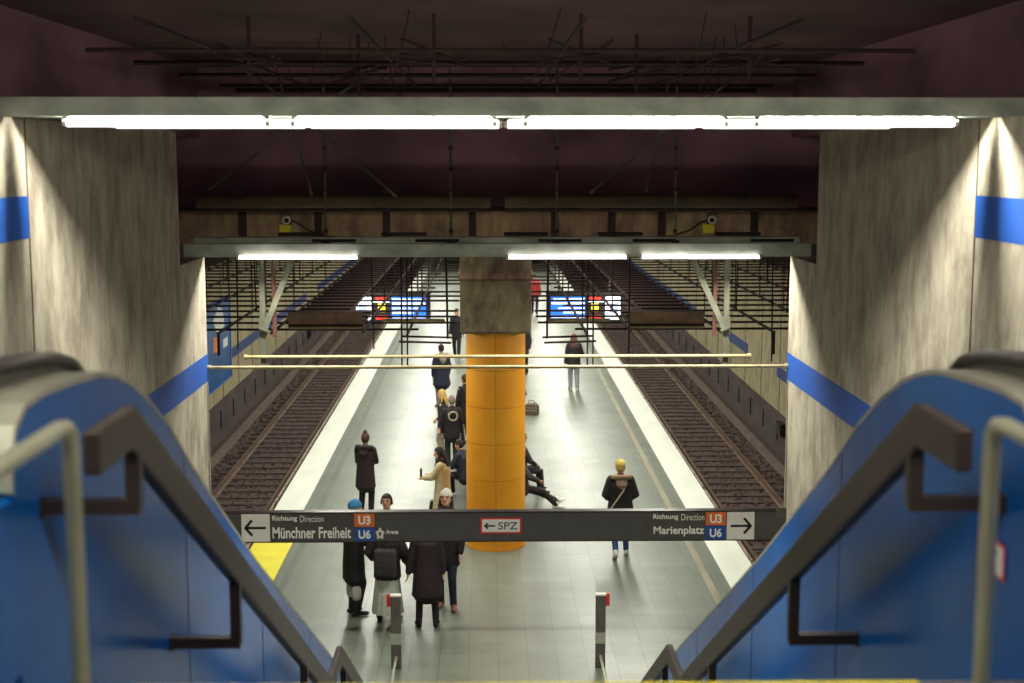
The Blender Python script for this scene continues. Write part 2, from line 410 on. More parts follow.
# ------------------------------------------------------------------ escalators
top = [(4.46, 6.0), (4.47, 6.12), (4.52, 6.21), (4.62, 6.265), (4.8, 6.275), (5.05, 6.265), (5.3, 6.25), (5.52, 6.232), (5.74, 6.19), (5.98, 6.12), (6.27, 6.0), (6.68, 5.79), (7.15, 5.485),
       (8.97, 4.455), (10.5, 3.635), (12.6, 2.53), (14.2, 1.67), (14.7, 1.39), (15.1, 1.15), (15.35, .98), (15.48, .86), (15.52, .7)]
def lower(p, d): return (p[0], max(p[1]-d, 0.0))
def escalator(sx, label):
    e = empty('escalator', (sx*2.5, 4.46, UP), label, 'escalator')
    def bld(mb, name, m): return shift(mb, (sx*2.5, 4.46, UP)).build(name, m, e)
    xs = lambda a, b: sorted((sx*a, sx*b))
    bot = [(y, min(UP-.35, z-.95) if y > 5 else UP-.35) for y, z in top]
    bot = [(y, max(0, min(UP-.35, z-1.5))) for y, z in top]
    bld(MB().band(top, bot, *xs(1.68, 1.72)), 'side_panel', 'panel_blue')
    bld(MB().prism([(3.2, UP), (4.46, UP), (4.46, 6.0), (4.3, 6.0), (3.2, 6.0)], *xs(1.68, 1.72)), 'end_panel', 'panel_blue')
    tp = [(y-(.02 if i < 3 else 0), z+.022) for i, (y, z) in enumerate(top)]
    bld(MB().band(tp, top, *xs(1.679, 2.02)), 'deck', 'deck_steel')
    bld(MB().band(top, bot, *xs(1.98, 2.02)), 'skirt_panel', 'step_grey')
    # rubber handrail standing on its guide
    hr = []
    for y, z in top[3:-3]:
        lift = .04 + (.05*max(0, (5.9-y)/1.4) if y < 5.9 else 0) - (.17*min(1, max(0, (y-5.75)/.7)))
        hr.append((y, z+lift))
    hr = [(4.50, hr[0][1]-.28), (4.36, hr[0][1]-.2), (4.34, hr[0][1]-.08), (4.44, hr[0][1]-.015)]+hr+[(15.4, .86), (15.5, .74)]
    for xc, nm in ((1.88, 'handrail'), (3.42, 'handrail')):
        bld(MB().tube([(sx*xc, y, z+.02) for y, z in hr], [(.045, .032)]*len(hr), 10), nm, 'rubber')
        bld(MB().band([(y, z) for y, z in hr[4:-2]], [(y, z-.12) for y, z in hr[4:-2]], *xs(xc-.02, xc+.02)), 'handrail_guide', 'step_grey')
    bld(MB().band(tp, bot, *xs(3.36, 3.58)), 'balustrade', 'deck_steel')
    # moving steps
    mb = MB(); z = UP; y = 4.46
    pr = [(y, z), (6.2, z)]
    y = 6.2
    while z > .28:
        z -= .2; pr += [(y, z), (y+.345, z)]; y += .345
    pr += [(y, 0), (15.7, 0), (15.7, -.02), (y-.5, -.2), (6.0, UP-.9), (4.46, UP-.6)]
    bld(MB().prism(pr, *xs(2.03, 3.35)), 'steps', 'step_grey')
    # panel joints
    for yj in (6.95, 9.2, 11.6):
        zt = [a[1]+(b[1]-a[1])*(yj-a[0])/(b[0]-a[0]) for a, b in zip(top, top[1:]) if a[0] <= yj <= b[0]][0]
        bld(MB().box(*xs(1.678, 1.682), yj, yj+.008, max(0, zt-1.45), zt-.02), 'panel_joint', 'dark_slot')
    return e
escalator(-1, 'left-hand escalator with glossy blue side panel and black rubber handrail')
er = escalator(1, 'right-hand escalator with glossy blue side panel and a small notice on it')
ns = empty('notice_sign', (1.675, 4.82, 5.69), 'small white notice with red border stuck on the blue panel of the right escalator', 'sign')
MB().prism([(-.13, -.066), (.13, -.066), (.13, .066), (-.13, .066)], -.004, .0).build('border', 'red', ns)
MB().prism([(-.118, -.052), (.118, -.052), (.118, .052), (-.118, .052)], -.006, -.001).build('face', 'sign_white', ns)
mb = MB()
for k, (a, b) in enumerate(((-.07, -.02), (.0, .08), (-.06, .04))):
    mb.box(-.0075, -.005, a, b, .018-.026*k, .03-.026*k)
mb.build('lettering', 'letter_dark', ns)

# stair handrails
def handrail(sx, pts, brk, label, end=None):
    base = (sx*1.36, pts[0][0], pts[0][1])
    e = empty('handrail', base, label, 'handrail')
    mb = MB()
    hh, hw = .142, .055
    t = [(y, z) for y, z in pts]
    # horizontal end piece then the incline, mitred
    d = V((pts[2][0]-pts[1][0], pts[2][1]-pts[1][1])).normalized()
    vert = hh/abs(d.x)
    tp = [pts[0], pts[1], pts[2]]
    bt = [(pts[0][0], pts[0][1]-hh), (pts[1][0]-.06, pts[1][1]-hh), (pts[2][0], pts[2][1]-vert)]
    mb.band(tp, bt, sx*1.36-hw/2, sx*1.36+hw/2)
    o = shift(mb, base).build('rail', 'rail_bronze', e); bevel(o, .012, 3)
    for y, z, dz in brk:
        m2 = MB()
        m2.bar((sx*1.36, y, z), (sx*1.36, y, z-dz), .05, .05)
        m2.bar((sx*1.34, y, z-dz), (sx*1.675, y, z-dz), .052, .052, (0, 1, 0))
        m2.bar((sx*1.665, y, z-dz), (sx*1.68, y, z-dz), .065, .065, (0, 1, 0))
        shift(m2, base).build('bracket', 'rail_bronze', e)
sl = .562
def rz_(y): return 6.205-(y-4.80)*sl
for sx, sd in ((-1, 'left'), (1, 'right')):
    handrail(sx, [(4.24, 6.262), (4.70, 6.262), (11.0, rz_(11.0)-.0)], [(4.74, 6.17, .27), (6.55, rz_(6.55)-.1, .36), (8.9, rz_(8.9)-.1, .36)],
             'dark bronze handrail bracketed to the upper flight of the %s blue escalator side' % sd)
    handrail(sx, [(10.3, 3.12), (11.03, 3.12), (15.2, 3.12-4.17*.56)], [(11.3, 2.85, .3), (14.2, 1.2, .3)],
             'dark bronze handrail end poking up at the bottom, beside the %s barrier post' % sd)
    # light steel guard rail on the upper landing
    pts = [(sx*1.31, .6, 6.36), (sx*1.31, 3.78, 6.36), (sx*1.31, 3.84, 6.35), (sx*1.31, 3.875, 6.315), (sx*1.31, 3.88, 6.25), (sx*1.31, 3.88, UP)]
    e = empty('guard_rail', (sx*1.31, 3.88, UP), 'pale steel tube rail standing before the %s escalator panel' % sd, 'railing')
    shift(MB().tube(pts, .025, 12), (sx*1.31, 3.88, UP)).build('tube', 'tube_steel', e)
    MB().tube([(0, 0, 0), (0, 0, .012)], .06, 16).build('foot_flange', 'tube_steel', e)
    shift(MB().tube([(sx*1.31, .6, 6.36), (sx*1.31, .6, UP)], .025, 12), (sx*1.31, 3.88, UP)).build('post', 'tube_steel', e)
    # barrier posts at the foot
    e = empty('barrier_post', (sx*1.43, 18.75, 0), 'slim grey post with a small red sign, %s of the brown floor reflection' % sd, 'post')
    o = MB().box(-.07, .07, -.035, .035, 0, 1.07).build('post', 'step_grey', e); bevel(o, .012)
    MB().box(-.072, .072, -.037, .037, .36, .52).build('band', 'deck_steel', e)
    MB().box(-.075, .075, -.04, .04, 1.05, 1.075).build('cap', 'cctv_white', e)
    a, b = sorted((sx*.07, sx*.125))
    MB().box(a, b, -.012, .012, .90, 1.075).build('red_sign', 'red', e)
    MB().tube([(sx*.0, -.04, .18), (sx*.0, -2.4, .18)], .022, 10).tube([(0, -2.4, .18), (0, -2.4, .0)], .022, 10).build('guide_rail', 'tube_steel', e)

# ------------------------------------------------------------------ hanging direction sign
SY = 17.42
sg = empty('direction_sign', (0, SY, 2.228), 'long dark hanging sign reading Münchner Freiheit and Marienplatz between the walls', 'sign')
def px(x): return -3.29+(x-243)*.012915
def zL(y): return .37-(y-513)*.0132+.0
def zR(y): return .37-(y-510.2)*.0132
def sbox(x0, x1, z0, z1, name, m, t=.008, y=-.06):
    return MB().box(x0, x1, y-t, y, z0, z1).build(name, m, sg)
o = MB().box(-WX, WX, -.06, .06, 0, .37).build('board', 'sign_dark', sg)
MB().box(-WX, WX, -.065, .065, .365, .385).box(-WX, WX, -.065, .065, -.012, .003).build('frame', 'rail_bronze', sg)
for q_ in ((WX-.13, WX), (-WX, -WX+.13)): MB().box(*q_, -.075, -.06, .29, .42).build('wall_bracket', 'galvanised', sg)
def arrow(x0, x1, s):
    sbox(x0, x1, .005, .365, 'arrow_panel', 'sign_white')
    xc = (x0+x1)/2; w = (x1-x0)*.36; zc = .185
    mb = MB()
    mb.bar((xc-w, -.071, zc), (xc+w, -.071, zc), .008, .03, (0, 1, 0))
    for k in (-1, 1):
        mb.bar((xc+s*w*1.05, -.071, zc-k*.008), (xc+s*w*.35, -.071, zc+k*.1), .008, .032, (0, 1, 0))
    mb.build('arrow', 'letter_dark', sg)
arrow(px(243), px(271), -1); arrow(px(724.5), px(752), 1)
yy = -.062
lettering('Richtung', sg, px(273.5), px(298), .30, .082, yy, 'letter_white', bold=.02)
lettering('Direction', sg, px(301), px(324), .30, .082, yy, 'letter_white', bold=-.004)
lettering('Münchner Freiheit', sg, px(273.5), px(351), .118, .15, yy, 'letter_white', bold=.02)
lettering('Richtung', sg, px(651), px(676), .30, .082, yy, 'letter_white', bold=.02)
lettering('Direction', sg, px(679), px(702), .30, .082, yy, 'letter_white', bold=-.004)
lettering('Marienplatz', sg, px(651.5), px(702), .115, .135, yy, 'letter_white', bold=.02)
for x0, x1 in ((354.5, 374.5), (703.5, 723.5)):
    b1 = sbox(px(x0), px(x1), .193, .365, 'line_badge', 'badge_orange'); b2 = sbox(px(x0), px(x1), .008, .182, 'line_badge', 'badge_blue')
    b1['label'] = 'orange square badge reading U3'; b2['label'] = 'blue square badge reading U6'
    lettering('U3', sg, px(x0+4), px(x1-4), .28, .115, -.07, 'letter_white', bold=.03)
    lettering('U6', sg, px(x0+4), px(x1-4), .095, .115, -.07, 'letter_white', bold=.03)
lettering('Arena', sg, px(385.5), px(398), .125, .055, yy, 'letter_white', bold=.02)
mb = MB(); xc, zc = px(379.8), .10                      # football pictogram
for k in range(5):
    a = PI/2+2*PI*k/5; p = V((xc+math.cos(a)*.036, yy-.004, zc+math.sin(a)*.05)); 
    a2 = PI/2+2*PI*(k+1)/5; q = V((xc+math.cos(a2)*.036, yy-.004, zc+math.sin(a2)*.05))
    mb.bar(p, q, .006, .03, (0, 1, 0)); mb.bar(p, p+(p-V((xc, p.y, zc)))*.55, .006, .028, (0, 1, 0))
mb.build('football_pictogram', 'letter_white', sg)
sbox(px(479), px(520.5), .095, .305, 'red_border', 'red')
sbox(px(481), px(518.5), .117, .283, 'white_panel', 'sign_white', .006, -.066)
lettering('SPZ', sg, px(497), px(516), .20, .095, -.073, 'letter_dark')
mb = MB().box(px(485), px(494), -.077, -.072, .19, .208)
mb.bar((px(483.5), -.0745, .199), (px(487), -.0745, .235), .005, .018, (0, 1, 0)).bar((px(483.5), -.0745, .199), (px(487), -.0745, .163), .005, .018, (0, 1, 0))
mb.build('small_arrow', 'letter_dark', sg)

# ------------------------------------------------------------------ lamp beams
def area(name, x, y, z, sx, sy, power, color=(1., .965, .84), spread=PI, rx=0):
    l = bpy.data.lights.new(name, 'AREA'); l.shape = 'RECTANGLE'; l.size = sx; l.size_y = sy; l.energy = power; l.color = color; l.spread = spread
    o = bpy.data.objects.new(name, l); C.objects.link(o); o.location = (x, y, z); o.rotation_euler.x = rx
    return o
def lamp_beam(Y, z0, hgt, xl, xr, tubes, back, label, power, spread, zt, glow='tube_glow'):
    b = empty('lamp_beam', (0, Y, z0), label, 'lamp')
    o = MB().prism([(-.09, 0), (-.075, 0), (-.075, hgt-.015), (.075, hgt-.015), (.075, 0), (.09, 0), (.09, hgt), (-.09, hgt)], xl, xr).build('channel', 'beam_metal', b)
    if Y > 12: MB().box(xl+.1, xr-.1, .1, .3, hgt*.4, hgt+.07).build('rear_channel', 'beam_metal', b)
    mb = MB()
    for x in (-2.5, -1.2, .35, 1.55, 3.05):
        mb.box(x-.28, x+.28, .09, .31, hgt+.088, hgt+.125); mb.box(x+.15, x+.7, .092, .098, hgt+.01, hgt+.05)
    if Y > 12: mb.build('slot_plates', 'dark_slot', b)
    for xs, yb in ((tubes, -.0 if Y < 12 else -.13), (back, .55)):
        for x in xs:
            tb = MB().tube([(x-.735, yb, zt), (x+.735, yb, zt)], .036 if Y < 12 else .022, 12).build('lamp_tube', glow, b)
            MB().tube([(x-.765, yb, zt), (x-.735, yb, zt)], .03, 12).tube([(x+.735, yb, zt), (x+.765, yb, zt)], .03, 12).build('end_cap', 'lamp_cap', tb)
            MB().box(x-.76, x-.72, yb-.02, yb+.02, zt, .01).box(x+.72, x+.76, yb-.02, yb+.02, zt, .01).build('holder', 'dark_slot', tb)
            if power: area('tube_light', x, Y+(0 if yb < .1 else yb), z0+(.055 if yb < .1 else -.08), 1.45, .05, power if yb < .1 else power*.2, spread=PI if yb < .1 else spread)
    if back: MB().box(xl, xr, .45, .65, 0, .06).build('back_channel', 'beam_metal', b)
    return b
lamp_beam(10.5, 7.405, .14, -4.25, 4.25, [-2.52, -.83, .9, 2.63], [-2.3, -.78, .76, 2.3], 'near lamp beam with a broken row of glaring fluorescent tubes across the stairwell', 128, R(100), -.04)
lamp_beam(17.5, 5.87, .165, -3.93, 3.93, [-2.5, .86, 2.53], [], 'far grey lamp beam with three short-looking fluorescent tubes, above the orange column', 105, R(108), .0, 'far_tube_glow')
# a third beam over the hall behind the frame's top edge
lamp_beam(3.4, 8.0, .14, -WX, WX, [-2.52, -.83, .9, 2.63], [], 'lamp beam in the hall above the head of the stairs, out of the picture', 0, R(150), -.055, 'hall_tube_glow')

# suspension rods of the far beam and loose struts in the void
for x, y, ring in ((-2.18, 17.62, 1), (-.6, 17.62, 0), (.74, 17.62, 1), (2.24, 17.62, 1)):
    e = empty('suspension_rod', (x, y, 6.04), 'thin dark threaded rod holding the far lamp beam, %s' % {-2.18: 'nearest the left security camera', -.6: 'just left of the column', .74: 'just right of the column', 2.24: 'nearest the right security camera'}[x], 'rod', 'rods holding the far lamp beam')
    MB().tube([(0, 0, 0), (0, 0, 2.36)], .016, 8).build('rod', 'galvanised', e)
    mb = MB()
    for k in range(9): mb.tube([(0, 0, .12+k*.26), (0, 0, .17+k*.26)], .026, 8)
    mb.build('coupling', 'rod_dark', e)
    MB().box(-.05, .05, -.04, .04, -.02, .03).build('foot_plate', 'dark_slot', e)
def strut(p, q, w, m, label, name='strut', group=None):
    p, q = V(p), V(q)
    mb = MB(); n = (q-p)
    mb.bar((0, 0, 0), n, w, w*.6); mb.bar(n*.0, n*.02, w*1.6, w*1.2); mb.bar(n*.98, n, w*1.6, w*1.2)
    return tag(mb.build(name, m, None, p), label, 'strut', group)
strut((-2.89, 18.2, 8.41), (-2.42, 18.2, 6.62), .03, 'galvanised', 'pale thin strut hanging steeply above the left security camera')
strut((-1.336, 18.2, 8.41), (-3.75, 18.2, 6.7), .03, 'galvanised', 'dark diagonal strut sloping down to the left wall in the void')
strut((-3.42, 18.2, 8.41), (-1.32, 18.2, 6.6), .03, 'galvanised', 'long diagonal strut in the void left of the middle')
strut((3.404, 18.2, 8.41), (1.2, 18.2, 6.65), .03, 'galvanised', 'long diagonal strut in the void right of the middle')
strut((2.298, 18.4, 8.41), (1.95, 18.4, 6.65), .024, 'galvanised', 'short steep strut in the void beside the long right diagonal')
# ducts
for sx, lab in ((-1, 'left half of the dark air duct under the void, bright end beside the left wall'), (1, 'right half of the dark air duct under the void, bright end beside the right wall')):
    e = empty('air_duct', (sx*2, 19.1, 6.5), lab, 'duct')
    MB().tube([(-sx*1.9, 0, .02), (sx*.6, 0, .02), (sx*2.1, 0, .0)], .1, 14, ref=(0, 0, 1)).build('pipe', 'duct', e)
    for k in range(6): MB().tube([(-sx*1.6+sx*k*.6, 0, .02), (-sx*1.56+sx*k*.6, 0, .02)], .115, 14, ref=(0, 0, 1)).build('clamp', 'duct', e)
    MB().tube([(-sx*1.9, -.2, -.1), (sx*2.4, -.2, -.1)], .025, 8, ref=(0, 0, 1)).build('cable', 'rod_dark', e)
# lath rods under the stairwell ceiling
e = empty('ceiling_lath', (0, 13, 8.05), 'bare dark rods and wire ties under the ceiling above the near lamp beam', 'ceiling grid')
for y, r in ((12.6, .02), (14.3, .024), (16.4, .026), (18.8, .028), (20, .03)):
    MB().tube([(-WX, y-13, 0), (WX, y-13, 0)], r, 8, ref=(0, 0, 1)).build('cross_rod', 'rod_dark', e)
rnd = random.Random(5)
for x in (-2.6, -1.1, .55, 2.1):
    MB().tube([(x, -3, .02), (x, 7, .02)], .018, 8).build('long_rod', 'rod_dark', e)
for i, (x, y) in enumerate(((-2.35, 13.2), (-.62, 12.9), (.72, 12.9), (2.3, 13.1), (-1.5, 15), (1.45, 15))):
    mb = MB(); y -= 13
    mb.bar((x, y, -.25), (x, y, .35), .035, .035)
    for k in range(3):
        a = rnd.uniform(-.5, .5); mb.tube([(x-.3, y, -.16+.1*k+a*.2), (x+.3, y, .0-a*.25)], .012, 6)
    mb.build('hanger', 'rod_dark', e)
for i in range(9):
    x = rnd.uniform(-2.6, 2.4); y = rnd.uniform(11.5, 15)-13; w = rnd.uniform(-.5, .5)
    pts = [(x+w*t, y, .3-.55*math.sin(PI*t*.9)-.1*t) for t in [k/8 for k in range(9)]]
    MB().tube(pts, .006, 6).build('wire', 'rod_dark', e)

# cameras on the beam
def cctv(x, face, label):
    e = empty('security_camera', (x, 19.44, 6.12), label, 'camera')
    MB().box(-.04, .04, .0, .06, .02, .18).build('bracket', 'dark_slot', e)
    o = MB().tube([(-.02*face, -.02, .17), (.02*face, -.24, .13)], .058, 12).build('housing', 'cctv_white', e)
    MB().tube([(.02*face, -.24, .13), (.021*face, -.25, .128)], .034, 12).build('lens', 'dark_slot', e)
    t = MB().box(-.11, .05, -.03, -.01, -.06, .06).build('tag', 'tag_yellow', e); t['label'] = 'bright yellow tag below the camera'
    cable(e, [(-face*.0+.0, .02, .12), (face*.12, -.02, .1), (face*.3, -.06, -.02), (face*.55, -.08, -.1), (face*.8, -.08, -.12)])
def cable(e, pts): MB().tube(pts, .012, 8).build('cable', 'rod_dark', e)
cctv(-2.92, 1, 'white security camera with yellow tag on the beam, left of the column')
cctv(2.98, -1, 'white security camera with yellow tag on the beam, right of the column')

# ------------------------------------------------------------------ support bars and hangers behind the far beam
def bar_thing(name, y, x0, x1, z, r, m, label):
    e = empty(name, (0, y, z), label, 'bar')
    MB().tube([(x0, 0, 0), (x1, 0, 0)], r, 10, ref=(0, 0, 1)).build('tube', m, e)
    MB().tube([(x0, 0, 0), (x0+.05, 0, 0)], r*1.5, 10, ref=(0, 0, 1)).tube([(x1-.05, 0, 0), (x1, 0, 0)], r*1.5, 10, ref=(0, 0, 1)).build('end_socket', m, e)
bar_thing('cross_bar', 17.46, -WX, WX, 4.47, .022, 'rod_pale', 'pale steel bar spanning wall to wall above the platform')
bar_thing('cross_bar', 18.2, -3.35, 3.35, 4.5, .022, 'rod_pale', 'second pale bar, just above and behind the wall-to-wall bar')
for sx, sd in ((-1, 'left'), (1, 'right')):
    x = -3.1 if sx < 0 else 3.02
    e = empty('hanger_post', (x, 18.25, 4.4), 'pale steel post hanging down to the pale bar, over the %s track' % sd, 'post')
    MB().box(-.035, .035, -.03, .03, 0, 1.6).build('post', 'galvanised', e)
    MB().box(-.05, .05, -.04, .04, .38, .62).build('sleeve', 'galvanised', e)
    MB().box(-.06, .06, -.05, .05, -.04, .0).build('foot', 'galvanised', e)
    MB().box(-sx*.15-.025, -sx*.15+.025, .0, .04, .35, 1.6).build('red_post', 'red_brown', e)
    x2 = -2.6 if sx < 0 else 2.45
    strut((x+(.02 if sx < 0 else -.02), 18.2, 4.85), (x2, 18.2, 6.0), .075, 'galvanised', 'pale diagonal brace leaning onto the hanging post over the %s track' % sd)

# ------------------------------------------------------------------ suspended lath grid over the platform
def grid(sx, label):
    e = empty('ceiling_grid', (sx*4.2, 32, 4.5), label, 'ceiling grid')
    def P(x, y, z): return (sx*x-sx*4.2, y-32, z-4.5)
    y = 21.15; ys = []
    while y < 52: ys.append(y); y += .86
    for i, y in enumerate(ys):
        x0 = 1.2 if i > 1 else 1.7
        MB().tube([P(.66 if i % 4 else 1.2, y, 4.5), P(7.9, y, 4.5)], .018, 6, ref=(0, 0, 1)).build('cross_bar', 'rod_dark', e)
    for x, y0 in ((1.32, 20.1), (2.0, 20.6), (3.34, 20.4), (4.12, 20.4), (4.95, 20.6), (5.75, 20.8), (6.6, 21)):
        MB().bar(P(x, y0, 4.53), P(x, 54, 4.53), .026, .034).build('runner', 'rod_dark', e)
    rnd = random.Random(11+sx)
    for x in (1.32, 2.0, 4.12, 4.95, 5.75, 6.6, 7.4):
        for k in range(6 if x < 4 else 9):
            yy_ = 21.4+k*(3.1 if x < 4 else 2.1)+rnd.uniform(-.8, .8)
            MB().tube([P(x+rnd.uniform(-.03, .03), yy_, 4.5-(.45 if k % 3 == 0 and x > 1.4 else .0)), P(x, yy_, 6.0)], .012, 6).build('hanger', 'rod_dark', e)
    # open frame near the column
    for y, z in ((19.56, 4.5), (20.15, 4.5)):
        MB().tube([P(.66, y, z), P(1.4, y, z+.02)], .016, 6, ref=(0, 0, 1)).build('cross_bar', 'rod_dark', e)
    for x in (1.28, 1.36):
        MB().tube([P(x, 19.6, 4.15), P(x, 19.6, 6.0)], .012, 6).build('hanger', 'rod_dark', e)
    MB().tube([P(.72, 20.0, 4.5), P(.74, 20.0, 6.0)], .016, 8).build('hanger', 'rod_dark', e)
    MB().tube([P(4.12, 20.45, 4.2), P(4.12, 20.45, 4.55)], .02, 6).build('hanger', 'rod_dark', e)
    for x0, x1, y in ((.8, 1.75, 21.3), ):
        MB().tube([P(x0, y, 4.62), P(x1, y, 4.62)], .028, 8, ref=(0, 0, 1)).build('pale_bar', 'rod_pale', e)
grid(-1, 'dark lath grid hanging over the left-hand track, seen from above')
grid(1, 'dark lath grid hanging over the right-hand track, seen from above')
def slab(sx, label):
    e = empty('ceiling_panel', (sx*2.62, 21.2, 4.52), label, 'ceiling panel')
    x0, x1 = -.57, .57
    q0, q1 = sorted((-sx*.2, sx*.57))          # beyond the first bay the panel is narrower
    MB().box(x0, x1, 0, 1.6, .03, .09).box(q0, q1, 1.6, 60, .03, .09).build('board', 'slat_dark', e)
    mb = MB()
    for i in range(100):
        a, b = (x0, x1) if i < 3 else (q0, q1)
        mb.box(a-.015, b+.015, .05+i*.55, .11+i*.55, .09, .115)
    mb.build('slats', 'rod_dark', e)
    MB().box(x0, x1, -.03, .0, .03, .24).build('front_fascia', 'fascia', e)
    MB().box(x0, x1, -.04, -.03, .0, .06).build('fascia_edge', 'rod_dark', e)
    MB().tube([(x0, -.05, .0), (x1, -.05, .0)], .02, 8, ref=(0, 0, 1)).build('edge_bar', 'rod_pale', e)
    # lamp line fixed under the panel
    for k in range(14):
        lt = MB().box(sx*.2-.16, sx*.2+.16, .5+k*4.2, 4.3+k*4.2, -.05, .03).build('lamp_trough', 'cctv_white', e)
slab(-1, 'dark slatted ceiling panel hung on the grid, left of the column')
slab(1, 'dark slatted ceiling panel hung on the grid, right of the column')
for sx in (-1, 1):
    for k in range(4):
        area('platform_light', sx*2.82, 21.8+k*16+8, 4.46, .28, 15.6, 570, (1., .99, .86))
        area('added_grid_fill', sx*1.5, 21.8+k*16+8, 5.9, .1, 15.6, 110, (1., .95, .84))  # added fill with no lamp behind it, brightens grid and panel tops

# ------------------------------------------------------------------ column
cl = empty('column', (0, 25.1, 0), 'round column clad in orange enamel panels with a square concrete head', 'column')
cl['kind'] = 'thing'
zs = [0, .04, .62, 1.3, 1.97, 2.64, 3.32, 4.0]
n = 48
for k in range(2):                                     # curved enamel panels, four stacked bands of two halves visible from the stairs
    for i in range(1, len(zs)-1):
        mb = MB(); vs = []; a0 = -PI/2+k*PI+.006; 
        for j in range(25):
            a = a0+(PI-.012)*j/24
            for r, z in ((.54, zs[i]+.004), (.54, zs[i+1]-.004), (.531, zs[i+1]-.004), (.531, zs[i]+.004)):
                vs.append((r*math.cos(a), r*math.sin(a), z))
        fs = [(j*4+q, j*4+4+q, j*4+4+(q+1) % 4, j*4+(q+1) % 4) for j in range(24) for q in range(4)]
        mb.add(vs, fs, False).build('cladding_panel', 'orange_enamel', cl)
MB().tube([(0, 0, 0), (0, 0, 4.03)], .528, 48).build('core', 'orange_seam', cl)
MB().tube([(0, 0, 0), (0, 0, .05)], .55, 48).build('foot_ring', 'orange_enamel', cl)
mb = MB()
mb.box(-.63, .63, -.63, .63, 4.03, 5.99)
mb.box(-.6, .6, -.6, .6, 4.0, 4.03)
h = mb.build('head', 'capital_concrete', cl); bevel(h, .02)
MB().box(-.66, .66, -.66, .66, 4.98, 5.08).build('head_band', 'brown_concrete', cl)
mb = MB()
for x in (-.42, -.05, .05, .4): mb.box(x-.015, x+.015, -.645, -.63, 5.08, 5.99)
mb.build('formwork_ridge', 'brown_concrete', cl)
# bench behind the column
bn = empty('bench', (0, 29.6, 0), 'low wooden bench hidden behind the orange column, people sitting on its sides', 'bench')
MB().box(-.52, .52, -3.2, 3.4, .41, .46).build('seat', 'bag_brown', bn)
for y in (-2.8, 0, 3.0): MB().box(-.3, .3, y-.04, y+.04, 0, .41).build('leg', 'step_grey', bn)
MB().box(-.03, .03, -3.2, 3.4, .46, .95).build('backrest', 'bag_brown', bn)

# ------------------------------------------------------------------ displays
def display(sx, label):
    cx_ = -2.41 if sx < 0 else 2.155
    e = empty('departure_display', (cx_, 33, 3.23), label, 'screen')
    W = .9
    f = -sx     # blue list sits on the side of the column
    o = MB().box(-W, W, -.1, .1, 0, .68).build('housing', 'black_plastic', e)
    MB().box(-W-.02, W+.02, -.12, .12, .68, .72).box(-W-.02, W+.02, -.12, .12, -.04, .0).build('frame', 'dark_slot', e)
    def q(a, b, z0, z1, name, m, y=-.105, t=.004):
        u, v = sorted((f*a, f*b)); return MB().box(u, v, y-t, y, z0, z1).build(name, m, e)
    q(-.02, .80, .08, .62, 'list_panel', 'screen_blue')
    for k in range(5): q(.0, (.78, .5, .62, .78, .74)[k], .095+k*.108, .125+k*.108+(.02 if k in (1, 3) else 0), 'list_row', 'screen_white', -.11)
    q(-.40, -.12, .06, .16, 'red_field', 'screen_red'); q(-.40, -.12, .52, .60, 'red_field', 'screen_red')
    q(-.34, -.17, .24, .44, 'yellow_field', 'screen_yellow')
    q(-.46, -.06, .47, .51, 'white_line', 'screen_white', -.11)
    q(-.86, -.50, .05, .61, 'white_panel', 'screen_white'); q(-.8, -.6, .2, .44, 'grey_field', 'screen_grey', -.11)
    for x in (-.6, .6): MB().tube([(x, 0, .7), (x, 0, 2.77)], .02, 8).build('hanger', 'rod_dark', e)
display(-1, 'lit departure display hanging left of the column, blue list at its right end')
display(1, 'lit departure display hanging right of the column, blue list at its left end')

# poster on the left track wall, box on the right one
ps = empty('poster', (-TX, 39.5, .6), 'large blue poster with a white figure on the left track wall', 'poster')
MB().box(0, .06, -2.4, 2.3, 0, 2.35).build('board', 'poster_blue', ps)
MB().box(0, .08, -2.5, -2.4, -.06, 2.41).box(0, .08, 2.3, 2.4, -.06, 2.41).box(0, .08, -2.5, 2.4, -.06, 0).box(0, .08, -2.5, 2.4, 2.35, 2.41).build('frame', 'stripe_blue', ps)
MB().prism([(.4, 1.45), (1.5, 1.6), (1.2, 2.1), (.6, 2.25), (-.2, 1.9)], .06, .066).prism([(1.2, .95), (1.9, .95), (1.9, 1.2), (1.2, 1.2)], .06, .066).build('white_figure', 'poster_white', ps)
MB().prism([(-.3, 1.0), (.5, .95), (.6, 1.35), (-.2, 1.45)], .06, .066).build('orange_patch', 'poster_orange', ps)
bx = empty('wall_box', (TX-.06, 37.3, -.42), 'small dark box on the lower right track wall, close to the stair wall', 'box')
MB().box(-.14, 0, -.3, .3, 0, .34).build('case', 'black_plastic', bx); MB().box(-.15, -.14, -.26, .26, .03, .31).build('lid', 'dark_slot', bx)
bx = empty('wall_box', (-TX+.06, 60, -.55), 'small dark box on the lower left track wall, far along the track', 'box')
MB().box(0, .14, -.4, .4, 0, .5).build('case', 'black_plastic', bx); MB().box(.14, .15, -.34, .34, .04, .46).build('lid', 'dark_slot', bx)

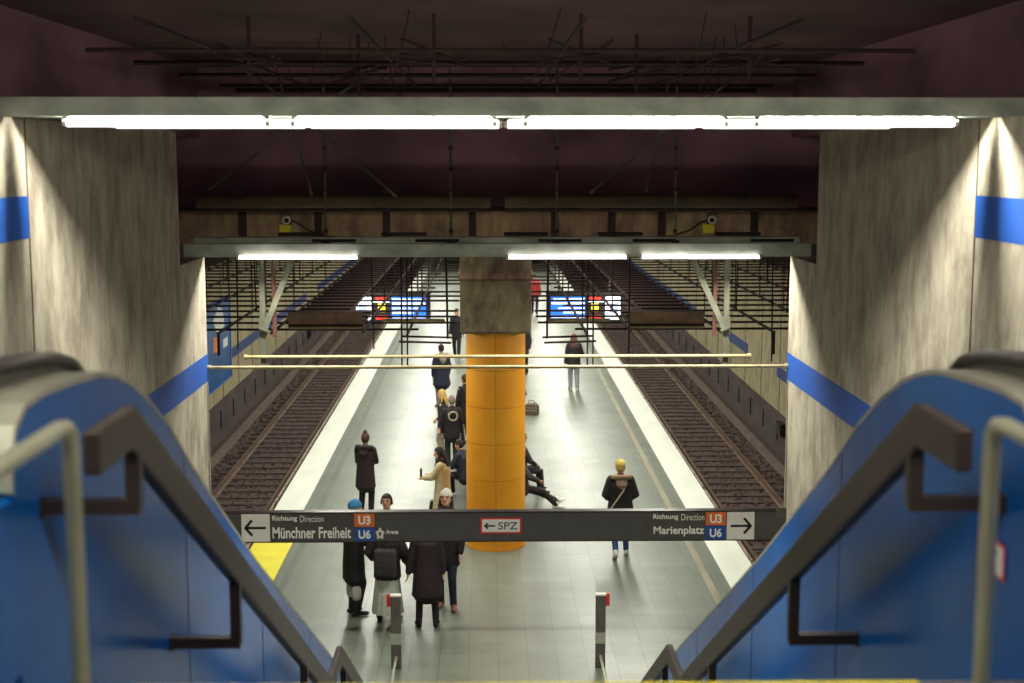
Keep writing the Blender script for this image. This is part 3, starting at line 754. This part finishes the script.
# ------------------------------------------------------------------ people
def bake(o, voxel, smooth=3):
    r = o.modifiers.new('r', 'REMESH'); r.mode = 'VOXEL'; r.voxel_size = voxel; r.use_smooth_shade = True
    s = o.modifiers.new('s', 'SMOOTH'); s.factor = .5; s.iterations = smooth
    dg = bpy.context.evaluated_depsgraph_get()
    me = bpy.data.meshes.new_from_object(o.evaluated_get(dg)); old = o.data; mt = old.materials[0]
    o.modifiers.clear(); o.data = me; bpy.data.meshes.remove(old)
    me.materials.clear(); me.materials.append(mt)
    for p in me.polygons: p.use_smooth = True; p.material_index = 0
    return o
def ik(a, t, l1, l2, pole):
    a, t, pole = V(a), V(t), V(pole); d = t-a; L = min(d.length, (l1+l2)*.999); d.normalize(); t = a+d*L
    x = (l1*l1-l2*l2+L*L)/(2*L); h = math.sqrt(max(0, l1*l1-x*x))
    p = pole-d*pole.dot(d); p.normalize()
    return a+d*x+p*h, t

def person(label, x, y, h, heading, o, z=0):
    s = h/1.70
    pel = V(o.get('pelvis', (0, 0, .93))); lean = o.get('lean', (0, .02)); 
    up = V((lean[0], lean[1], 1)).normalized()
    rt = V((1, 0, 0)); rt = (rt-up*rt.dot(up)).normalized()
    tw = R(o.get('twist', 0)); rt = Quaternion(up, tw) @ rt
    fw = up.cross(rt)
    neck = pel+up*.51
    head_yaw, head_pitch = R(o.get('head', (0, 0))[0]), R(o.get('head', (0, 0))[1])
    hq = Matrix.Rotation(head_yaw+tw, 3, 'Z') @ Matrix.Rotation(head_pitch, 3, 'X')
    hc = neck+up*.05+hq @ V((0, .025, .115))
    sh = {k: neck-up*.055+rt*(k*.175) for k in (-1, 1)}
    hp = {k: pel+rt*(k*.09)-up*.03 for k in (-1, 1)}
    wr = {-1: V(o.get('lh', (-.24, .03, .80))), 1: V(o.get('rh', (.24, .03, .80)))}
    pol = {-1: V(o.get('lpole', (-.5, -1, 0))), 1: V(o.get('rpole', (.5, -1, 0)))}
    an = {-1: V(o.get('lf', (-.09, 0, .085))), 1: V(o.get('rf', (.09, 0, .085)))}
    fdir = {-1: V(o.get('lfd', (-.2, 1, 0))).normalized(), 1: V(o.get('rfd', (.2, 1, 0))).normalized()}
    el, kn = {}, {}
    for k in (-1, 1):
        el[k], wr[k] = ik(sh[k], wr[k], .285, .255, pol[k])
        kn[k], an[k] = ik(hp[k], an[k], .42, .415, V(o.get('kpole', (0, 1, .1))))
    A = lambda v: V(v)*s
    # --- body, one continuous skin
    mb = MB()
    def T(pts, rad, n=10, ref=rt, t=None):
        (t or mb).tube([A(p) for p in pts], [((r[0]*s, r[1]*s) if isinstance(r, tuple) else r*s) for r in rad], n, ref, True)
    T([pel-up*.06, pel+up*.1, pel+up*.27, pel+up*.42, neck-up*.03], [(.155, .105), (.135, .095), (.15, .105), (.155, .095), (.06, .055)], 14)
    T([neck-up*.04, neck+up*.03, hc-up*.03], [.058, .052, .05])
    mb.ell(A(hc), (.074*s, .094*s, .115*s), hq, 16, 12)
    mb.ell(A(hc+hq @ V((0, .03, -.06))), (.055*s, .06*s, .06*s), hq)
    mb.tube([A(hc+hq @ V((0, .09, .015))), A(hc+hq @ V((0, .108, -.022)))], [.01*s, .017*s], 8, rt, True)
    for k in (-1, 1): mb.ell(A(hc+hq @ V((k*.076, -.005, -.01))), (.013*s, .022*s, .032*s), hq)
    for k in (-1, 1):
        T([sh[k], el[k], wr[k]], [.052, .042, .029])
        T([hp[k], kn[k], an[k]], [.082, .055, .04], 12)
        T([an[k]-fdir[k]*.04-V((0, 0, .03)), an[k]+fdir[k]*.12-V((0, 0, .05))], [(.035, .035), (.04, .025)])
        # hand: palm, four fingers, thumb
        fd = (wr[k]-el[k]).normalized(); side = V(o.get('palm', (0, 1, 0))); side = side-fd*side.dot(fd)
        if side.length < .05: side = V((0, 0, 1))-fd*fd.z
        side.normalize(); nrm = fd.cross(side)*k
        T([wr[k], wr[k]+fd*.05, wr[k]+fd*.09], [(.027, .018), (.038, .016), (.038, .014)], 10, side)
        for q, ln in ((-1.5, .075), (-.5, .085), (.5, .08), (1.5, .062)):
            b0 = wr[k]+fd*.085+side*(-q*.019); 
            T([b0, b0+fd*ln*.5+nrm*.008, b0+fd*ln*.85+nrm*.03], [.0095, .0088, .0078], 7, side)
        b0 = wr[k]+fd*.03+side*.03
        T([b0, b0+side*.03+fd*.03+nrm*.012, b0+side*.036+fd*.062+nrm*.02], [.012, .0105, .009], 7, nrm)
    body = mb.build('person', 'skin', None, (x, y, z)); body.rotation_euler.z = R(heading)
    bake(body, .0095*s, 2)
    tag(body, label, 'person', o.get('group'))
    def child(mb, name, m, vox=None, label=None, sm=3):
        c = mb.build(name, m, body)
        if vox: bake(c, vox*s, sm)
        if label: c['label'] = label
        return c
    # --- clothes
    if 'trousers' in o:
        w = max(.9, o.get('leg_w', 1.)); m2 = MB()
        T([pel-up*.09, pel+up*.06], [(.165, .118), (.158, .112)], 14, rt, m2)
        for k in (-1, 1): T([hp[k], kn[k], an[k]-V((0, 0, .0))], [.094, .07*w, .056*w], 12, rt, m2)
        child(m2, o.get('trouser_name', 'trousers'), o['trousers'], .013)
    if 'coat' in o:
        hem = o.get('hem', .55); fl = o.get('flare', .0); b = o.get('bulk', 0.)
        m2 = MB(); down = V((0, 0, -1)) if o.get('sit') is None else -up
        low = pel+down*(pel.z-hem)
        if o.get('sit') is not None: low = pel-up*.08
        m2.tube([A(low), A(low+(pel-low)*.1)], [((.188+fl+b)*s, (.143+fl*.8+b)*s)]*2, 18, rt)
        T([low+(pel-low)*.08, low.lerp(pel, .5), pel+up*.08, pel+up*.22, pel+up*.38, neck-up*.06, neck+up*.015],
          [(.185+fl+b, .14+fl*.8+b), (.18+fl*.6+b, .138+fl*.5+b), (.168+b, .125+b), (.172+b, .128+b), (.185+b, .13+b), (.16+b*.6, .1+b*.5), (.072, .07)], 16, rt, m2)
        for k in (-1, 1):
            T([sh[k]-rt*k*.02, el[k], wr[k].lerp(el[k], .04)], [.07+b*.5, .058+b*.5, .048+b*.3], 12, rt, m2)
        child(m2, o.get('coat_name', 'coat'), o['coat'], .014)
    if 'skirt' in o:
        hz, fl = o['skirt_hem'], o.get('skirt_flare', .1); m2 = MB()
        ks = [i/8 for i in range(9)]; za = [hz+(pel.z+.1-hz)*t for t in ks]
        m2.tube([A((pel.x, pel.y, z_)) for z_ in za], [((.15+(.02+fl)*(1-t)**.8)*s, (.11+(.03+fl)*(1-t)**.8)*s) for t in ks], 56, rt)
        for i, v in enumerate(m2.v):                          # pleats
            a = math.atan2(v[1], v[0]); kk = max(0, (pel.z*s-v[2])/(pel.z*s)); g = 1+.07*kk*math.cos(14*a); m2.v[i] = (v[0]*g, v[1]*g, v[2])
        child(m2, 'skirt', o['skirt'])
    if 'shoes' in o:
        for k in (-1, 1):
            m2 = MB(); f = fdir[k]; a = an[k]
            T([a-f*.055-V((0, 0, .04)), a+f*.03-V((0, 0, .038)), a+f*.13-V((0, 0, .05)), a+f*.165-V((0, 0, .053))], [(.038, .04), (.042, .042), (.046, .03), (.036, .024)], 12, V((1, 0, 0)), m2)
            T([a-V((0, 0, .02)), a+V((0, 0, .03+o.get('boot', 0)))], [.05, .05], 12, rt, m2)
            child(m2, 'boot' if o.get('boot') else 'shoe', o['shoes'], .009)
            if 'sole' in o:
                m2 = MB(); 
                m2.tube([A(a-f*.06-V((0, 0, .074))), A(a+f*.165-V((0, 0, .074)))], [(.043*s, .011*s), (.04*s, .011*s)], 10, V((1, 0, 0)), True)
                child(m2, 'sole', o['sole'])
    # --- head
    hr = o.get('hair')
    if hr:
        style, hm = hr; m2 = MB()
        cap = MB().ell((0, 0, 0), (.084, .102, .122), None, 20, 14)
        bm = bmesh.new(); me = bpy.data.meshes.new('t'); me.from_pydata(cap.v, [], cap.f); bm.from_mesh(me)
        lo = -.085 if style != 'long' else -.105
        dl = [f for f in bm.faces if (lambda c: (c.y > .035 and c.z < .06) or (c.y > -.03 and c.z < -.035) or c.z < lo)(f.calc_center_median())]
        bmesh.ops.delete(bm, geom=dl, context='FACES')
        bm.to_mesh(me); bm.free()
        qv = [A(hc+hq @ (v.co+V((0, -.006, .008)))) for v in me.vertices]; qf = [tuple(p.vertices) for p in me.polygons]
        bpy.data.meshes.remove(me)
        m2.add(qv, qf, True)
        hobj = m2.build('hair', hm, body)
        so = hobj.modifiers.new('s', 'SOLIDIFY'); so.thickness = .014*s; so.offset = -1
        if style in ('long', 'shoulder'):
            ln = .34 if style == 'long' else .2
            m3 = MB()
            T([hc+hq @ V((0, -.05, .05)), hc+hq @ V((0, -.085, -.06)), neck-fw*.085-up*(ln-.22), neck-fw*.12-up*(ln-.1)], [(.075, .04), (.088, .045), (.1, .04), (.07, .02)], 12, rt, m3)
            for k in (-1, 1):
                T([hc+hq @ V((k*.07, -.02, .03)), hc+hq @ V((k*.085, .0, -.09)), hc+hq @ V((k*.095, .01, -.19))], [.025, .03, .02], 8, rt, m3)
            child(m3, 'long_hair', hm, .012)
        if style == 'bun':
            m3 = MB().ell(A(hc+hq @ V((0, -.07, .115))), (.045*s, .045*s, .042*s)); child(m3, 'hair_bun', hm)
        if style == 'topknot':
            m3 = MB().ell(A(hc+hq @ V((0, -.02, .14))), (.04*s, .045*s, .04*s)); child(m3, 'hair_bun', hm)
        if style == 'tail':
            m3 = MB(); T([hc+hq @ V((0, -.09, .05)), hc+hq @ V((0, -.14, .0)), hc+hq @ V((0, -.14, -.12))], [.025, .032, .014], 8, rt, m3); child(m3, 'ponytail', hm)
    if 'hat' in o:
        m2 = MB()
        m2.tube([A(hc+hq @ V((0, -.008, z_))) for z_ in (.03, .055, .068, .09, .12, .14, .147)],
                [(a*s, b*s) for a, b in ((.087, .105), (.092, .11), (.086, .105), (.08, .097), (.056, .07), (.026, .034), (.01, .012))], 16, hq @ V((1, 0, 0)))
        child(m2, 'hat', o['hat'])
        if o.get('pompom'): child(MB().ell(A(hc+hq @ V((0, -.01, .165))), (.035*s,)*3), 'pompom', o['hat'])
    if o.get('headphones'):
        m2 = MB()
        m2.tube([A(hc+hq @ V((.092*math.cos(t), -.01, .0+.13*math.sin(t)))) for t in [PI*k/10 for k in range(11)]], .011*s, 8, hq @ V((0, 1, 0)))
        for k in (-1, 1): m2.ell(A(hc+hq @ V((k*.088, -.005, -.01))), (.018*s, .034*s, .04*s), hq)
        child(m2, 'headphones', o['headphones'])
    if o.get('face'):
        for k in (-1, 1):
            child(MB().ell(A(hc+hq @ V((k*.031, .086, .008))), (.013*s, .007*s, .008*s), hq, 8, 6), 'eye', 'eye_dark')
            if hr: child(MB().tube([A(hc+hq @ V((k*.016, .091, .028))), A(hc+hq @ V((k*.05, .08, .03)))], .0055*s, 6, rt, True), 'eyebrow', hr[1])
        child(MB().ell(A(hc+hq @ V((0, .086, -.058))), (.024*s, .008*s, .007*s), hq, 8, 6), 'mouth', 'lip')
    if 'scarf' in o:
        m2 = MB(); c = neck+up*.015
        m2.tube([A(c+rt*(.085*math.cos(t))+fw*(.085*math.sin(t)+.01)+up*(.012*math.sin(3*t))) for t in [2*PI*k/18 for k in range(19)]], .042*s, 10, up)
        T([c+fw*.09, c+fw*.13-up*.12, c+fw*.14-up*.26], [(.05, .025), (.055, .022), (.05, .018)], 8, rt, m2)
        child(m2, 'scarf', o['scarf'], .013)
    if 'fur' in o:
        m2 = MB(); c = neck-up*.005-fw*.03; rnd = random.Random(int(x*100))
        m2.tube([A(c+rt*(.15*math.cos(t))+fw*(.12*math.sin(t)-.015)-up*(.03*math.sin(t))) for t in [2*PI*k/20 for k in range(21)]], [s*(.045+rnd.uniform(-.008, .008)) for k in range(21)], 10, up)
        T([c-fw*.09-up*.02, c-fw*.13-up*.12, c-fw*.11-up*.2], [(.11, .05), (.1, .05), (.05, .03)], 10, rt, m2)
        child(m2, 'fur_hood', o['fur'], .014)
    if 'hood' in o:
        m2 = MB()
        T([neck-fw*.09+up*.03, neck-fw*.145-up*.05, neck-fw*.12-up*.15], [(.12, .045), (.12, .05), (.05, .03)], 12, rt, m2)
        child(m2, 'hood', o['hood'], .014)
    if 'badge' in o:
        c = pel+up*.34-fw*(.165+o.get('bulk', 0)); m2 = MB()
        m2.tube([A(c+rt*(.1*math.cos(t))+up*(.1*math.sin(t))) for t in [2*PI*k/20 for k in range(21)]], .022*s, 8, fw)
        child(m2, 'round_emblem', o['badge'])
    if 'cuffs' in o:
        m2 = MB()
        for k in (-1, 1): T([an[k]+V((0, 0, .22)), an[k]+V((0, 0, .33))], [.078, .078], 12, rt, m2)
        child(m2, 'boot_cuffs', o['cuffs'])
    return body
def world(b, p):
    c, s_ = math.cos(b.rotation_euler.z), math.sin(b.rotation_euler.z)
    return V((b.location.x+c*p[0]-s_*p[1], b.location.y+s_*p[0]+c*p[1], b.location.z+p[2]))

ARMS_FOLD = dict(lh=(.03, .22, 1.12), rh=(-.03, .24, 1.10), lpole=(-1, -.3, -.5), rpole=(1, -.3, -.5))
POCKET = dict(lh=(-.21, .1, .86), rh=(.21, .1, .86), lpole=(-1, -1, 0), rpole=(1, -1, 0))
P = {}
P['m1'] = person('person with tied-up auburn hair in a long dark parka, alone by the left platform edge', -2.58, 27.1, 1.68, -12,
    dict(**ARMS_FOLD, coat='plum', hem=.62, flare=.01, bulk=.015, trousers='black', shoes='black_shoe', hair=('topknot', 'brown_hair'), fur='plum', lf=(-.1, 0, .085), rf=(.1, .02, .085)))
P['navy'] = person('person in navy coat with pale fur collar and grey trousers, facing away', -1.47, 39.4, 1.8, 20,
    dict(**POCKET, coat='navy', hem=.62, flare=.05, bulk=.02, trousers='grey_trousers', shoes='brown_shoe', hair=('short', 'dark_hair'), fur='pale_fur', lf=(-.1, -.02, .085), rf=(.06, .1, .085)))
P['walk'] = person('person in black walking beyond the navy coat and the hanging frame', -1.26, 49.3, 1.76, 175,
    dict(coat='black', hem=.72, trousers='black', shoes='brown_shoe', hair=('short', 'dark_hair'), face=1, lf=(-.09, .25, .085), rf=(.09, -.22, .12), rfd=(.1, 1, -.4)))
P['blond'] = person('blond person in dark jacket and pale trousers standing by the column', -1.2, 32.4, 1.66, 75,
    dict(coat='charcoal', hem=.78, trousers='khaki', shoes='black_shoe', hair=('shoulder', 'blond'), face=1, head=(20, 0), rh=(.2, .2, .95)))
P['round'] = person('grey-haired person with a pale round emblem on the back of a black jacket', -.97, 31.4, 1.68, 10,
    dict(**POCKET, coat='black', hem=.74, bulk=.01, trousers='black', shoes='black_shoe', hair=('short', 'grey_hair'), badge='pale_fur'))
P['lean'] = person('tall person in black standing against the far side of the orange column', -.70, 34.2, 1.74, 40,
    dict(**POCKET, coat='black', hem=.6, trousers='black', shoes='black_shoe', hair=('short', 'brown_hair'), face=1))
P['cream'] = person('person in long cream coat and dark scarf, facing left beside the column', -1.0, 25.75, 1.68, 78,
    dict(coat='cream', hem=.42, flare=.05, bulk=.02, trousers='black', shoes='black_shoe', hair=('shoulder', 'dark_hair'), scarf='black', face=1, head=(0, -14),
         lh=(-.02, .36, 1.10), rh=(.1, .34, 1.12), lpole=(-1, -.3, -1), rpole=(1, -.3, -1)))
SIT = dict(pelvis=(0, 0, .55), sit=1, kpole=(0, .4, 1))
P['puffer'] = person('person in navy puffer jacket sitting on the bench behind the cream coat', -.62, 28.5, 1.62, 60,
    dict(**SIT, lean=(0, .18), coat='navy', bulk=.03, trousers='black', shoes='white_shoe', hair=('short', 'dark_hair'), face=1, head=(0, -15),
         lf=(-.1, .42, .085), rf=(.12, .40, .085), lh=(-.06, .34, .72), rh=(.08, .36, .72), lpole=(-1, -.2, -.6), rpole=(1, -.2, -.6)))
P['seat1'] = person('person in black sitting right of the column with knees drawn up', .56, 28.9, 1.68, -70,
    dict(pelvis=(0, 0, .56), sit=1, kpole=(0, .3, 1), lean=(0, .02), coat='plum', trousers='black', shoes='black_shoe', hair=('short', 'brown_hair'), face=1, head=(10, 0),
         lf=(-.1, .46, .12), rf=(.1, .44, .085), lh=(-.14, .26, .66), rh=(.12, .28, .66), lpole=(-1, -.2, -.6), rpole=(1, -.2, -.6)))
P['seat2'] = person('person sitting low against the column with dark legs stretched out and pale shoes', .60, 27.6, 1.7, -76,
    dict(pelvis=(0, -.06, .50), sit=1, kpole=(0, .3, 1), lean=(0, -.12), coat='dark_grey', bulk=.02, trousers='plum', shoes='white_shoe', hair=('short', 'dark_hair'), face=1,
         lf=(-.05, .74, .12), rf=(.09, .64, .085), lfd=(-.1, 1, .5), lh=(-.14, .22, .62), rh=(.14, .24, .62), lpole=(-1, -.2, -.6), rpole=(1, -.2, -.6)))
P['rback'] = person('person in a dark jacket and black trousers just right of the column, far back', 1.05, 45.5, 1.74, 160,
    dict(coat='charcoal', hem=.74, trousers='black', shoes='black_shoe', hair=('short', 'dark_hair'), face=1, **POCKET))
P['hid'] = person('person in pale trousers mostly hidden behind the right edge of the column', .92, 41.3, 1.66, 60,
    dict(coat='black', hem=.80, trousers='pale_fur', shoes='brown_shoe', hair=('short', 'brown_hair'), face=1, leg_w=.9))
P['jeans'] = person('person with long auburn hair and pale grey jeans, walking away far on the right', 2.5, 42.3, 1.72, 6,
    dict(coat='plum', hem=.80, bulk=.03, trousers='pale_jeans', leg_w=1.15, shoes='white_shoe', hair=('long', 'auburn'), lf=(-.09, .06, .085), rf=(.09, -.1, .085), rh=(.18, .26, 1.02), lh=(-.26, .04, .82)))
P['blondw'] = person('person in a yellow knit hat and black fur-hooded parka walking away on the right', 2.22, 24.2, 1.74, 4,
    dict(coat='black', hem=.66, flare=.03, bulk=.045, trousers='denim', leg_w=.85, shoes='white_shoe', hair=('short', 'blond'), hat='yellow_hat', fur='fur',
         lf=(-.11, -.22, .13), lfd=(-.05, .8, -.6), rf=(.13, .12, .085), lh=(-.19, .2, 1.02), rh=(.19, .2, 1.0), lpole=(-.5, -1, -.3), rpole=(.5, -1, -.3)))
P['blue'] = person('person in bright blue knit hat, leftmost of the group under the sign', -2.24, 21.1, 1.80, -60,
    dict(coat='black', hem=.55, bulk=.02, trousers='black', shoes='black_shoe', boot=.2, cuffs='patch_white', hair=('short', 'grey_hair'), hat='blue_hat', hood='dark_grey', face=1, **ARMS_FOLD))
P['man'] = person('person with black headphones facing the stairs, behind the pale skirt', -1.78, 22.0, 1.68, 170,
    dict(head=(0, 10), coat='charcoal', hem=.76, trousers='dark_grey', shoes='black_shoe', hair=('short', 'dark_hair'), headphones='black', face=1, rh=(.25, .1, .88)))
P['skirt'] = person('person in a dark jacket and long pale pleated skirt with back to the stairs', -1.69, 20.75, 1.66, -4,
    dict(coat='charcoal', hem=.74, bulk=.035, skirt='pale_skirt', skirt_hem=.16, skirt_flare=.075, trousers='black', shoes='black_shoe', hair=('short', 'brown_hair'), hood='charcoal',
         lf=(-.13, 0, .085), rf=(.15, .03, .085), lh=(-.26, .18, .98), rh=(.26, .16, .95)))
P['coat'] = person('person in knee-length black coat and black tights, back turned, under the sign', -1.07, 20.5, 1.70, 3,
    dict(coat='plum', hem=.50, flare=.025, bulk=.025, trousers='black', trouser_name='tights', leg_w=.75, shoes='black_shoe', hair=('short', 'dark_hair'), lf=(-.13, 0, .085), rf=(.13, .0, .085), lh=(-.29, .03, .80)))
P['white'] = person('smiling person in whitish knit hat and dark scarf, rightmost of the group', -.80, 21.35, 1.9, 172,
    dict(coat='black', hem=.68, bulk=.02, trousers='dark_denim', leg_w=.9, shoes='brown_shoe', head=(0, 14), hair=('shoulder', 'dark_hair'), hat='white_hair', scarf='plum', face=1, lf=(-.1, .02, .085), rf=(.1, -.1, .085), **POCKET))
P['red'] = person('far person in red and black standing right of the column, beyond the grid', 2.0, 63.5, 1.8, 180,
    dict(coat='red_cloth', hem=.8, trousers='black', shoes='black_shoe', hair=('short', 'dark_hair'), face=1))

# things carried
def held(name, b, p, label, cat):
    w = world(b, p); e = empty(name, w, label, cat); e.rotation_euler.z = b.rotation_euler.z; return e
e = held('phone', P['cream'], (.02, .43, 1.17), 'black telephone held up by the person in the cream coat', 'phone')
bevel(MB().box(-.04, .04, -.012, .012, -.07, .09).build('case', 'black_plastic', e), .008)
MB().box(-.034, .034, -.014, -.012, -.055, .075).build('screen', 'letter_dark', e)
e = held('shoulder_bag', P['blondw'], (-.24, -.12, .74), 'black shoulder bag on the hip of the walker in the yellow hat', 'bag')
bevel(MB().prism([(-.13, -.12), (.13, -.12), (.15, .1), (-.11, .1)], -.06, .06, axis=1).build('bag', 'black', e), .03, 3)
MB().tube([(-.02, -.04, .1), (.12, -.08, .32), (.26, -.08, .52), (.33, .03, .64)], (.014), 8).build('strap', 'pale_fur', e)
e = held('backpack', P['skirt'], (0, -.215, .98), 'dark grey backpack on the person in the pale skirt', 'bag')
bevel(MB().box(-.17, .17, -.09, .06, -.2, .24).build('pack', 'dark_grey', e), .05, 3)
bevel(MB().box(-.13, .13, -.13, -.085, -.16, .02).build('pocket', 'charcoal', e), .02, 2)
for k in (-1, 1): MB().tube([(k*.1, .05, .2), (k*.11, .1, .33), (k*.12, .2, .36)], .016, 8).build('strap', 'black', e)
e = empty('travel_bag', (1.07, 38.2, 0), 'brown travel bag lying on the floor right of the orange column', 'bag', None, R(-18))
bevel(MB().prism([(-.2, .0), (.2, .0), (.19, .26), (.1, .33), (-.16, .3)], -.13, .13, axis=1).build('body', 'bag_brown', e), .03, 3)
MB().box(-.205, .195, -.14, -.13, .12, .15).box(-.205, .195, -.14, -.13, .2, .22).build('band', 'bag_light', e)
MB().tube([(-.1, 0, .3), (-.08, 0, .4), (.06, 0, .4), (.09, 0, .32)], .012, 8).build('handle', 'black', e)
e = empty('carrier_bag', (-1.22, 27.6, 0), 'small dark bag with a white top standing behind the whitish knit hat', 'bag')
bevel(MB().prism([(-.13, 0), (.13, 0), (.11, .2), (-.1, .2)], -.08, .08, axis=1).build('bag', 'black', e), .02)
MB().ell((0, 0, .22), (.09, .06, .05)).build('paper', 'patch_white', e)

# ------------------------------------------------------------------ world and view
w = bpy.data.worlds.new('world'); bpy.context.scene.world = w; w.use_nodes = True
w.node_tree.nodes['Background'].inputs[0].default_value = (.5, .28, .42, 1)
w.node_tree.nodes['Background'].inputs[1].default_value = .03
sc = bpy.context.scene
sc.view_settings.view_transform = 'Standard'; sc.view_settings.look = 'None'; sc.view_settings.gamma = 1; sc.view_settings.exposure = 0
sc.view_settings.use_curve_mapping = False
sc.cycles.max_bounces = 6; sc.cycles.diffuse_bounces = 4; sc.cycles.glossy_bounces = 3; sc.cycles.transmission_bounces = 2
sc.cycles.use_denoising = True
sc.cycles.caustics_reflective = False; sc.cycles.caustics_refractive = False
